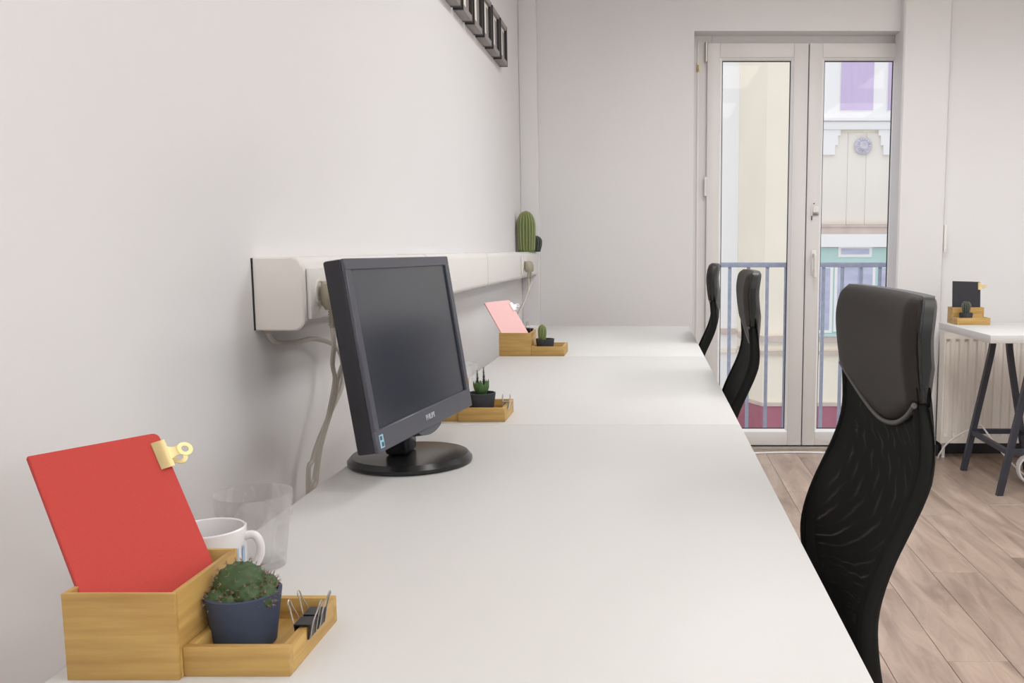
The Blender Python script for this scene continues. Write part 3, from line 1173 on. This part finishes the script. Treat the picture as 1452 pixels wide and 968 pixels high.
# ------------------------------------------------------------------ mugs and tumblers
def mug(label, loc, R=0.037, H=0.076, rz=0.0):
    t = thing('mug', label, 'mug', loc, rz, 'white mugs')
    bm = B()
    lathe(bm, [(R * 0.82, 0), (R * 0.88, 0.002), (R * 0.97, 0.02), (R, H), (R - 0.0015, H + 0.0012), (R - 0.003, H), (R * 0.97 - 0.003, 0.02), (R * 0.8, 0.005), (0.0005, 0.0045)], 48)
    make('body', bm, 'ceramic', t, 40)
    bm = B()
    pts = [(R - 0.002, 0, H - 0.010), (R + 0.008, 0, H - 0.009), (R + 0.0135, 0, H - 0.018), (R + 0.0135, 0, H - 0.030), (R + 0.008, 0, H - 0.041), (R - 0.002, 0, H - 0.046)]
    tube(bm, spline(pts, 5), 0.0045, 10)
    make('handle', bm, 'ceramic', t, 60)
    for k, a0 in enumerate((-0.30, -0.58, -0.86)):
        bm = B()
        rings = []
        for q in range(5):
            a = a0 + 0.13 * q / 4
            rings.append([((R * 0.985 + 0.0006) * math.cos(a), (R * 0.985 + 0.0006) * math.sin(a), 0.030), ((R + 0.0006) * math.cos(a), (R + 0.0006) * math.sin(a), H - 0.018)])
        loft(bm, rings, False, False)
        make('stripe', bm, 'mug_blue', t, 60)
    return t


def tumbler(label, loc, R=0.043, H=0.086):
    t = thing('tumbler', label, 'glass', loc, 0, 'faceted tumblers')
    bm = B()
    seg = 72

    def ring(r, z, facet):
        out = []
        for i in range(seg):
            a = 2 * PI * i / seg
            m = (a % (2 * PI / 9)) - PI / 9
            k = math.cos(PI / 9) / math.cos(m)
            rr = r * (1 - facet + facet * k * 1.02)
            out.append((rr * math.cos(a), rr * math.sin(a), z))
        return out
    rings = [ring(R * 0.70, 0.0, 0.6), ring(R * 0.76, 0.003, 1), ring(R * 0.82, H * 0.30, 1), ring(R * 0.88, H * 0.58, 1), ring(R * 0.925, H * 0.66, 0.3), ring(R * 0.94, H * 0.70, 0),
             ring(R * 0.985, H * 0.985, 0), ring(R * 0.975, H, 0), ring(R * 0.95, H * 0.99, 0), ring(R * 0.89, H * 0.66, 0), ring(R * 0.76, H * 0.16, 0), ring(R * 0.70, H * 0.115, 0), ring(0.0006, H * 0.11, 0)]
    loft(bm, rings)
    make('glass_body', bm, 'glass', t, 50)
    return t


mug('white mug with pale blue bars beside the red notebook', (-0.464, 0.938, DT), 0.037, 0.074, 0.15)
tumbler('clear faceted glass tumbler behind the white mug near the red notebook', (-0.4555, 1.030, DT), 0.0435, 0.088)
mug('white mug partly hidden behind the monitor', (-0.470, 2.17, DT), 0.037, 0.070, -2.0)
tumbler('clear faceted tumbler standing behind the monitor', (-0.470, 2.285, DT), 0.0405, 0.082)
mug('white mug behind the bamboo box of the pink notebook', (-0.425, 3.40, DT), 0.037, 0.080, 1.9)


# ------------------------------------------------------------------ office chairs
PROF = [(0.49, 0.250), (0.53, 0.238), (0.58, 0.229), (0.62, 0.228), (0.66, 0.236), (0.70, 0.250), (0.74, 0.268), (0.78, 0.285), (0.815, 0.295), (0.85, 0.298), (0.90, 0.294), (0.95, 0.287),
        (0.99, 0.284), (1.02, 0.287), (1.04, 0.292), (1.058, 0.300)]


def prof_x(z):
    for (a, xa), (b, xb) in zip(PROF[:-1], PROF[1:]):
        if z <= b:
            u = (z - a) / (b - a)
            u = max(0, u)
            return xa + (xb - xa) * u
    return PROF[-1][1]


# smooth the profile table with Catmull-Rom
_ps = spline([(z, 0, x) for z, x in PROF], 6)
PROF = [(p.x, p.z) for p in _ps]
CW = 0.232      # half width


def half_w(z):
    if z > 1.0:
        q = (z - 1.0) / 0.058
        return CW - 0.062 * (1 - math.sqrt(max(0, 1 - q ** 2.2)))
    if z < 0.60:
        return CW - 0.03 * ((0.60 - z) / 0.11) ** 2
    return CW


def bow(s):          # sides curve gently forward
    return -0.012 * s * s


def sheet(bm, z0fn, z1, off, nz=22, ny=20):
    grid = []
    for j in range(nz + 1):
        row_ = []
        for i in range(ny + 1):
            s = -1 + 2 * i / ny
            z0 = z0fn(s) if callable(z0fn) else z0fn
            zz = z0 + ((z1(s) if callable(z1) else z1) - z0) * j / nz
            row_.append((prof_x(zz) + bow(s) + off, s * half_w(zz), zz))
        grid.append(row_)
    return grid


def solid(bm, front, back):
    nz, ny = len(front) - 1, len(front[0]) - 1
    vf = [[bm.verts.new(p) for p in r] for r in front]
    vb = [[bm.verts.new(p) for p in r] for r in back]
    for j in range(nz):
        for i in range(ny):
            bm.faces.new((vf[j][i], vf[j][i + 1], vf[j + 1][i + 1], vf[j + 1][i]))
            bm.faces.new((vb[j][i], vb[j + 1][i], vb[j + 1][i + 1], vb[j][i + 1]))
    for j in range(nz):
        bm.faces.new((vf[j][0], vf[j + 1][0], vb[j + 1][0], vb[j][0]))
        bm.faces.new((vf[j][ny], vb[j][ny], vb[j + 1][ny], vf[j + 1][ny]))
    for i in range(ny):
        bm.faces.new((vf[0][i], vb[0][i], vb[0][i + 1], vf[0][i + 1]))
        bm.faces.new((vf[nz][i], vf[nz][i + 1], vb[nz][i + 1], vb[nz][i]))


def ulow(s):          # lower edge of the leather head cushion
    return 0.848 + 0.062 * abs(s) ** 1.8


def make_chair(label):
    t = thing('office_chair', label, 'chair', (0, 0, 0), 0, 'high-backed office chairs at the desks')
    # mesh back, two layers
    bm = B()
    g = sheet(bm, 0.49, 0.93, 0.004)
    vs = [[bm.verts.new(p) for p in r] for r in g]
    for j in range(len(g) - 1):
        for i in range(len(g[0]) - 1):
            bm.faces.new((vs[j][i], vs[j][i + 1], vs[j + 1][i + 1], vs[j + 1][i]))
    br = make('backrest', bm, 'mesh_a', t, 60)
    bm = B()
    g = sheet(bm, 0.49, 0.93, 0.022)
    vs = [[bm.verts.new(p) for p in r] for r in g]
    for j in range(len(g) - 1):
        for i in range(len(g[0]) - 1):
            bm.faces.new((vs[j][i], vs[j][i + 1], vs[j + 1][i + 1], vs[j + 1][i]))
    make('lining', bm, 'mesh_b', br, 60)
    # padded rims along both sides of the back
    for sg in (-1, 1):
        bm = B()
        rings = []
        for k in range(30):
            z = 0.475 + (0.925 - 0.475) * k / 29
            hw_ = half_w(z)
            x0 = prof_x(z) + bow(1) - 0.001
            d = 0.030 - 0.010 * max(0.0, (z - 0.80) / 0.125)
            ring = []
            for q in range(12):
                a = 2 * PI * q / 12
                ring.append((x0 + d / 2 + d / 2 * math.cos(a), sg * (hw_ - 0.007 - 0.008 * max(0.0, min(1.0, (z - 0.86) / 0.05)) + 0.008 * math.sin(a)), z))
            rings.append(ring)
        loft(bm, rings)
        make('back_frame', bm, 'chair_black', t, 60)
    bm = B()
    tube(bm, [(prof_x(0.49) + bow(k / 8 - 1) + 0.012, (k / 8 - 1) * (half_w(0.49) - 0.006), 0.485) for k in range(17)], 0.0125, 10)
    make('back_frame', bm, 'chair_black', t, 60)
    # leather head cushion
    bm = B()
    f = sheet(bm, ulow, 1.046, 0.0, 26, 24)
    fb = sheet(bm, ulow, 1.046, 0.0100, 26, 24)
    b = sheet(bm, ulow, 1.046, 0.034, 26, 24)
    # pad the front: bulge, rounded rim
    for r_, row_ in enumerate(f):
        for c_, p in enumerate(row_):
            s = -1 + 2 * c_ / 24
            v = r_ / 26
            e = min(1, (1 - abs(s)) / 0.14, v / 0.12, (1 - v) / 0.16)
            e = math.sqrt(max(0, 1 - (1 - e) ** 2))
            row_[c_] = (p[0] + 0.006 - 0.014 * e, p[1], p[2])
    for r_, row_ in enumerate(b):
        for c_, p in enumerate(row_):
            s = -1 + 2 * c_ / 24
            v = r_ / 26
            e = min(1, (1 - abs(s)) / 0.10, (1 - v) / 0.14)
            e = math.sqrt(max(0, 1 - (1 - e) ** 2))
            row_[c_] = (p[0] - 0.008 + 0.008 * e - 0.012 * max(0.0, 1 - v / 0.35), p[1], p[2])
    # close the top with a rounded roll
    solid(bm, f, fb)
    hd = make('headrest', bm, 'leather', t, 50)
    bm = B()
    solid(bm, sheet(bm, ulow, 1.046, 0.0102, 26, 24), b)
    make('head_shell', bm, 'leather_side', t, 50)
    bm = B()
    pts = []
    for k in range(33):
        s = (-1 + k / 16) * 0.975
        z = ulow(s)
        pts.append((prof_x(z) + bow(s) - 0.0005, s * (half_w(z) + 0.001), z - 0.001))
    tube(bm, pts, 0.004, 8)
    make('piping', bm, 'piping', hd, 60)
    for sg in (-1, 1):
        bm = B()
        pts = []
        for k in range(16):
            z = 0.912 + (1.040 - 0.912) * k / 15
            pts.append((prof_x(z) + bow(1) + 0.0105, sg * (half_w(z) + 0.0008), z))
        tube(bm, pts, 0.0028, 6)
        make('seam', bm, 'leather_side', hd, 60)
    # seat cushion
    bm = B()
    box(bm, (-0.25, -0.245, 0.435), (0.235, 0.245, 0.505), 0.03, 4)
    make('seat', bm, 'leather', t, 50)
    bm = B()
    box(bm, (-0.10, -0.09, 0.395), (0.12, 0.09, 0.434), 0.008)
    for s in (-0.1, 0.1):
        tube(bm, spline([(0.08, s, 0.41), (0.22, s, 0.425), (0.262, s, 0.46), (0.258, s, 0.55)], 5), 0.012, 8)
    make('tilt_mechanism', bm, 'chair_black', t, 50)
    bm = B()
    lathe(bm, [(0.026, 0.09), (0.026, 0.24), (0.015, 0.241), (0.015, 0.395)], 20)
    make('gas_lift', bm, 'chair_black', t, 40)
    for k in range(5):
        a = 2 * PI * k / 5 + 0.4
        ca, sa = math.cos(a), math.sin(a)
        bm = B()
        tube(bm, [(0.02 * ca, 0.02 * sa, 0.12), (0.15 * ca, 0.15 * sa, 0.105), (0.29 * ca, 0.29 * sa, 0.075)], [0.024, 0.019, 0.014], 10)
        lg = make('base_arm', bm, 'chair_black', t, 60)
        bm = B()
        for q in (-0.014, 0.014):
            c0 = Vector((0.29 * ca - sa * q, 0.29 * sa + ca * q, 0.029))
            d = Vector((-sa, ca, 0)) * 0.009
            tube(bm, [c0 - d, c0 + d], 0.029, 18)
        tube(bm, [(0.29 * ca, 0.29 * sa, 0.03), (0.29 * ca, 0.29 * sa, 0.075)], 0.008, 8)
        make('castor', bm, 'chair_black', lg, 40)
    return t


ch = make_chair('black high-backed chair with leather head cushion and mesh back at the monitor desk')
ch.location = (0.060, 1.39, 0)
c2 = dup(ch, 'black high-backed chair with mesh back at the middle desk')
c2.location = (-0.014, 2.58, 0)
c2.rotation_euler = (0, 0, math.radians(-3.0))
c3 = dup(ch, 'black high-backed chair with mesh back at the end desk by the balcony door')
c3.location = (-0.029, 3.80, 0)
c3.rotation_euler = (0, 0, math.radians(-4.0))

# ------------------------------------------------------------------ trestle table on the right
TTX0, TTX1, TTY0, TTY1 = 1.462, 2.86, 3.905, 4.61
tb = thing('trestle_table', 'white table on dark trestles in front of the radiator', 'table', (TTX0, TTY0, 0))
boxpart('tabletop', (0, 0, 0.705), (TTX1 - TTX0, TTY1 - TTY0, 0.74), 'desk', tb, 0.0015)


def trestle(x, label):
    t = thing('trestle', label, 'trestle', (x, 0, 0), 0, 'dark steel trestles under the table')
    for y in (4.045, 4.52):
        for sg in (-1, 1):
            bm = B()
            p = spline([(sg * 0.160, y, 0.0), (sg * 0.075, y, 0.44), (sg * 0.046, y, 0.60), (sg * 0.040, y, 0.66), (sg * 0.040, y, 0.695)], 5)
            rings = []
            for i, q in enumerate(p):
                tn = (p[min(i + 1, len(p) - 1)] - p[max(i - 1, 0)]).normalized()
                s = Vector((tn.z, 0, -tn.x))
                rings.append([q + s * a * 0.0135 + Vector((0, 1, 0)) * b * 0.0135 for a, b in ((-1, -1), (1, -1), (1, 1), (-1, 1))])
            # flat foot
            rings[0] = [Vector((v.x, v.y, 0.0)) for v in rings[0]]
            loft(bm, rings)
            make('leg', bm, 'trestle', t, 40)
        boxpart('head', (-0.055, y - 0.014, 0.6905), (0.055, y + 0.014, 0.7045), 'trestle', t, 0.001)
        bm = B()
        bar(bm, (-0.118, y, 0.200), (0.118, y, 0.200), 0.020, 0.024)
        make('crossbar', bm, 'trestle', t)
    for sg in (-1, 1):
        bm = B()
        bar(bm, (sg * 0.122, 4.045, 0.195), (sg * 0.122, 4.52, 0.195), 0.022, 0.022)
        make('stretcher', bm, 'trestle', t)
    return t


trestle(1.745, 'dark blue-grey steel trestle under the left end of the white table')
trestle(2.55, 'dark blue-grey steel trestle under the far end of the white table')

# radiator
rd = thing('radiator', 'cream ribbed panel radiator under the trestle table', 'radiator', (1.545, 4.782, 0.0))
RW, RZ0, RZ1 = 1.25, 0.085, 0.675
bm = B()
n = int(RW / 0.046)
front = []
for k in range(n):
    x0 = k * RW / n
    pw = RW / n
    for u, d in ((0.0, 0.0), (0.22, 0.0), (0.36, 0.011), (0.70, 0.011), (0.84, 0.0)):
        front.append((x0 + u * pw, d))
front.append((RW, 0.0))
rows_ = []
for z, k in ((RZ0, 0), (RZ0 + 0.035, 0), (RZ0 + 0.05, 1), (RZ1 - 0.05, 1), (RZ1 - 0.035, 0), (RZ1, 0)):
    rows_.append([(x_, -0.012 + d * k, z) for x_, d in front] + [(RW, 0.06, z), (0, 0.06, z)])
loft(bm, rows_)
make('panel', bm, 'radiator', rd, 25)
boxpart('top_grille', (-0.002, -0.013, RZ1 + 0.0005), (RW + 0.002, 0.062, RZ1 + 0.008), 'radiator', rd, 0.002)
bm = B()
lathe(bm, [(0.009, 0.0), (0.009, 0.12)], 12, (0.03, 0.03, -0.0))
lathe(bm, [(0.016, 0.07), (0.016, 0.085)], 12, (0.03, 0.03, 0.0))
make('pipe', bm, 'white_plastic', rd)
for bx in (0.2, 1.0):
    boxpart('bracket', (bx, 0.059, 0.2), (bx + 0.03, 0.1375, 0.6), 'radiator', rd)

# organiser with the black notebook
b4 = (1.500, 4.600, DT)
crate('bamboo_box', 'bamboo box holding the black notebook on the trestle table', b4, 0.076, 0.156, 0.080, -PI / 2, 0.008, G)
tr4 = (1.4985, 4.5215, DT)
crate('bamboo_tray', 'shallow bamboo tray with the cactus in front of the black notebook', tr4, 0.080, 0.160, 0.034, -PI / 2, 0.008, GT)
ax_u = Vector((-0.17, 0.03, 0.985)).normalized()
ax_w = Vector((0.0, 1.0, -0.03))
ax_w = (ax_w - ax_u * ax_w.dot(ax_u)).normalized()
n4, m4 = notebook('black notebook leaning in the bamboo box on the trestle table', 'blackcover', b4, -PI / 2, 0.138, 0.202, 0.0, (0.046, 0.0095, 0.008), 0.005, (ax_w, ax_u))
clip_on('brass bulldog clip on the black notebook', m4, 0.138, 0.180, 'brass', 1.2)
p4 = thing('potted_cactus', 'small hairy cactus in a dark pot in front of the black notebook', 'potted plant', (1.552, 4.481, DT + 0.0056), 0, 'potted plants on the desks')
pot_parts(p4, 0.033, 0.027, 0.050, 'pot_dark')
bm, sp = B(), B()
ribbed(bm, sp, (0, 0, 0.042), 0.021, 0.066, 12, 0.14, 4, 16, 0.0008, 0.7, 0.005)
pl = make('cactus', bm, 'cactus3', p4, 60)
stuffed(make('spines', sp, 'spine', pl, 0))

# cables on the floor
bm = B()
tube(bm, spline([(0.15, 4.82, 0.005), (0.45, 4.86, 0.005), (0.66, 4.90, 0.005), (0.9, 4.905, 0.005), (1.15, 4.85, 0.005), (1.30, 4.80, 0.005)], 8), 0.005, 8)
tag(make('floor_cable', bm, 'ext_white'), 'white cable lying on the floor along the balcony door threshold', 'cable')
bm = B()
tube(bm, spline([(1.530, 4.76, 0.006), (1.535, 4.735, 0.04), (1.56, 4.70, 0.10), (1.61, 4.65, 0.16), (1.65, 4.59, 0.20), (1.668, 4.545, 0.221), (1.668, 4.50, 0.221), (1.68, 4.44, 0.19), (1.75, 4.38, 0.09), (1.84, 4.34, 0.006), (1.9, 4.33, 0.006)], 8), 0.0045, 8)
tag(make('table_cable', bm, 'ext_white'), 'white cable running from the radiator foot over the trestle bar', 'cable')
bm = B()
pts = []
for k in range(70):
    a = 2 * PI * k / 20
    pts.append((1.812 + 0.062 * math.cos(a), 4.235 + 0.02 * math.sin(a) + 0.002 * k / 4, 0.068 + 0.062 * math.sin(a)))
tube(bm, pts, 0.006, 8)
tag(make('cable_coil', bm, 'ext_white'), 'coil of white cable standing on the floor under the trestle table', 'cable')

# ------------------------------------------------------------------ outside: railing
ra = thing('balcony_railing', 'grey metal balcony railing with upright bars outside the door', 'railing', (0, 5.42, 0))
boxpart('top_rail', (0.1, -0.02, 1.000), (1.7, 0.02, 1.028), 'rail', ra, 0.003)
boxpart('bottom_rail', (0.1, -0.012, 0.0), (1.7, 0.012, 0.03), 'rail', ra, 0.002)
k = 0
x = 0.145
bmesh_shared = None
while x < 1.68:
    if bmesh_shared is None:
        o = boxpart('baluster', (-0.010, -0.006, 0.0295), (0.010, 0.006, 1.0005), 'rail', ra, 0.001)
        bmesh_shared = o.data
    else:
        o = bpy.data.objects.new('baluster', bmesh_shared)
        COL.objects.link(o)
        o.parent = ra
    o.location = (x, 0, 0)
    x += 0.1105
struct(boxpart('balcony_ledge', (0.0, 5.12, -0.15), (1.8, 5.5, 0.0), 'ext_grey'))

# ------------------------------------------------------------------ outside: the house across the street
GZ = -6.0
hs = thing('building', 'cream house with white mouldings across the street', 'building', (0, 14, GZ))


def hb(name, lo, hi, material, parent=None, bev=0.0):
    lo = (lo[0], lo[1] - 14, lo[2] - GZ)
    hi = (hi[0], hi[1] - 14, hi[2] - GZ)
    return boxpart(name, lo, hi, material, parent or hs, bev)


def hprism(name, poly_, z0, z1, material):
    bm = B()
    prism(bm, [(a, b - 14) for a, b in poly_], z0 - GZ, z1 - GZ)
    return make(name, bm, material, hs, 30)


hprism('wall', [(1.76, 14.0), (9, 14.0), (9, 18), (1.431, 18), (1.431, 14.75)], GZ, 9.0, 'cream')
# base course and ledges follow the bay corner
for z0, z1, p, m_ in ((-0.30, -0.215, 0.10, 'ext_grey'), (-0.34, -0.30, 0.05, 'cream_b'), (-0.50, -0.45, 0.07, 'ext_grey'), (-1.30, -1.25, 0.05, 'ext_grey'), (GZ, -1.305, 0.03, 'redbrown')):
    hprism('ledge' if p > 0.04 else 'base_course', [(1.76 - p * 0.3, 14 - p), (9, 14 - p), (9, 14.01), (1.76, 14.01), (1.44, 14.74), (1.431, 14.75), (1.431, 14.75 - 2.48 * p)], z0, z1, m_)
# facade between the bays: upper storey with the lilac blinds
hb('window_surround', (2.45, 13.93, 3.02), (9, 14.0, 9.0), 'ext_white')
for x0, x1 in ((2.834, 3.317), (3.532, 4.02), (4.24, 4.72)):
    wn = hb('window', (x0 - 0.012, 13.915, 3.13), (x1 + 0.012, 13.929, 4.9), 'ext_white')
    hb('blind', (x0, 13.905, 3.145), (x1, 13.9145, 4.885), 'lilac', wn)
hb('cornice', (2.42, 13.86, 2.985), (9, 14.0, 3.02), 'ext_white', None, 0.008)
hb('cornice', (2.45, 13.90, 2.865), (9, 14.0, 2.98), 'ext_white', None, 0.005)
# stepped brackets
for x0, sg in ((2.55, 1), (3.72, -1), (3.74, 1), (4.90, -1)):
    for a, b, z0, z1 in ((0, 0.225, 2.50, 2.64), (0, 0.265, 2.64, 2.78), (0, 0.30, 2.78, 2.865)):
        lo, hi = sorted((x0 + sg * a, x0 + sg * b))
        hb('bracket', (lo, 13.93, z0), (hi, 14.0, z1), 'ext_white')
# panel boards with open joints
for x0, x1 in ((2.50, 2.9745), (2.9775, 3.2505), (3.2535, 3.72), (3.723, 4.2), (4.203, 4.9)):
    hb('panel', (x0, 13.985, 1.47), (x1, 14.0, 2.83), 'cream_b', None, 0.003)
bm = B()
rings = []
for r, d in ((0.128, 0), (0.128, -0.03), (0.115, -0.045), (0.098, -0.035), (0.085, -0.03), (0.06, -0.05), (0.05, -0.075), (0.02, -0.085), (0.001, -0.085)):
    rings.append([(3.197 + r * math.cos(2 * PI * q / 32), -0.03 + d, 2.635 - GZ + r * math.sin(2 * PI * q / 32)) for q in range(32)])
loft(bm, rings)
for q in range(16):
    a = 2 * PI * q / 16
    sphere(bm, (3.197 + 0.088 * math.cos(a), -0.068, 2.635 - GZ + 0.088 * math.sin(a)), 0.016, 8, 6)
make('medallion', bm, 'medallion', hs, 40)
hb('string_course', (2.45, 13.88, 1.435), (9, 14.0, 1.465), 'ext_grey')
hb('string_course', (2.45, 13.90, 1.33), (9, 14.0, 1.435), 'ext_grey')
hb('string_course', (2.45, 13.86, 1.135), (9, 14.0, 1.33), 'ext_white')
# mint framed window
gw = hb('window', (2.50, 13.95, -0.17), (3.75, 14.0, 1.13), 'green')
for x0, x1, z0, z1 in ((2.905, 3.325, 1.03, 1.11), (2.86, 3.385, -0.10, 0.845), (2.55, 2.745, -0.12, 0.82), (3.53, 3.70, -0.12, 0.82)):
    fr = hb('window_bar', (x0 - 0.045, 13.935, z0 - 0.045), (x1 + 0.045, 13.95, z1 + 0.03), 'ext_white', gw)
    hb('pane', (x0, 13.925, z0), (x1, 13.9345, z1), 'ext_pane', gw)
hb('mullion', (3.17, 13.912, -0.10), (3.20, 13.925, 0.845), 'rail', gw)
hb('sill', (2.46, 13.88, -0.215), (3.8, 14.0, -0.17), 'green', gw)

h2 = thing('building', 'plain white neighbouring house beside the cream one', 'building', (0, 14.8, GZ))
boxpart('wall', (-9, 0.0, 0), (1.43, 3, 15.0), 'ext_white', h2)
boxpart('ledge', (-9, -0.06, -0.25 - GZ), (1.40, 0.0, -0.17 - GZ), 'ext_grey', h2)
boxpart('ledge', (-9, -0.05, -0.56 - GZ), (1.40, 0.0, -0.50 - GZ), 'cream', h2)
boxpart('base_course', (-9, -0.03, 0), (1.40, 0.0, -1.4 - GZ), 'redbrown', h2)
struct(boxpart('ground', (-20, 5.6, GZ - 0.2), (25, 25, GZ), 'asphalt'))
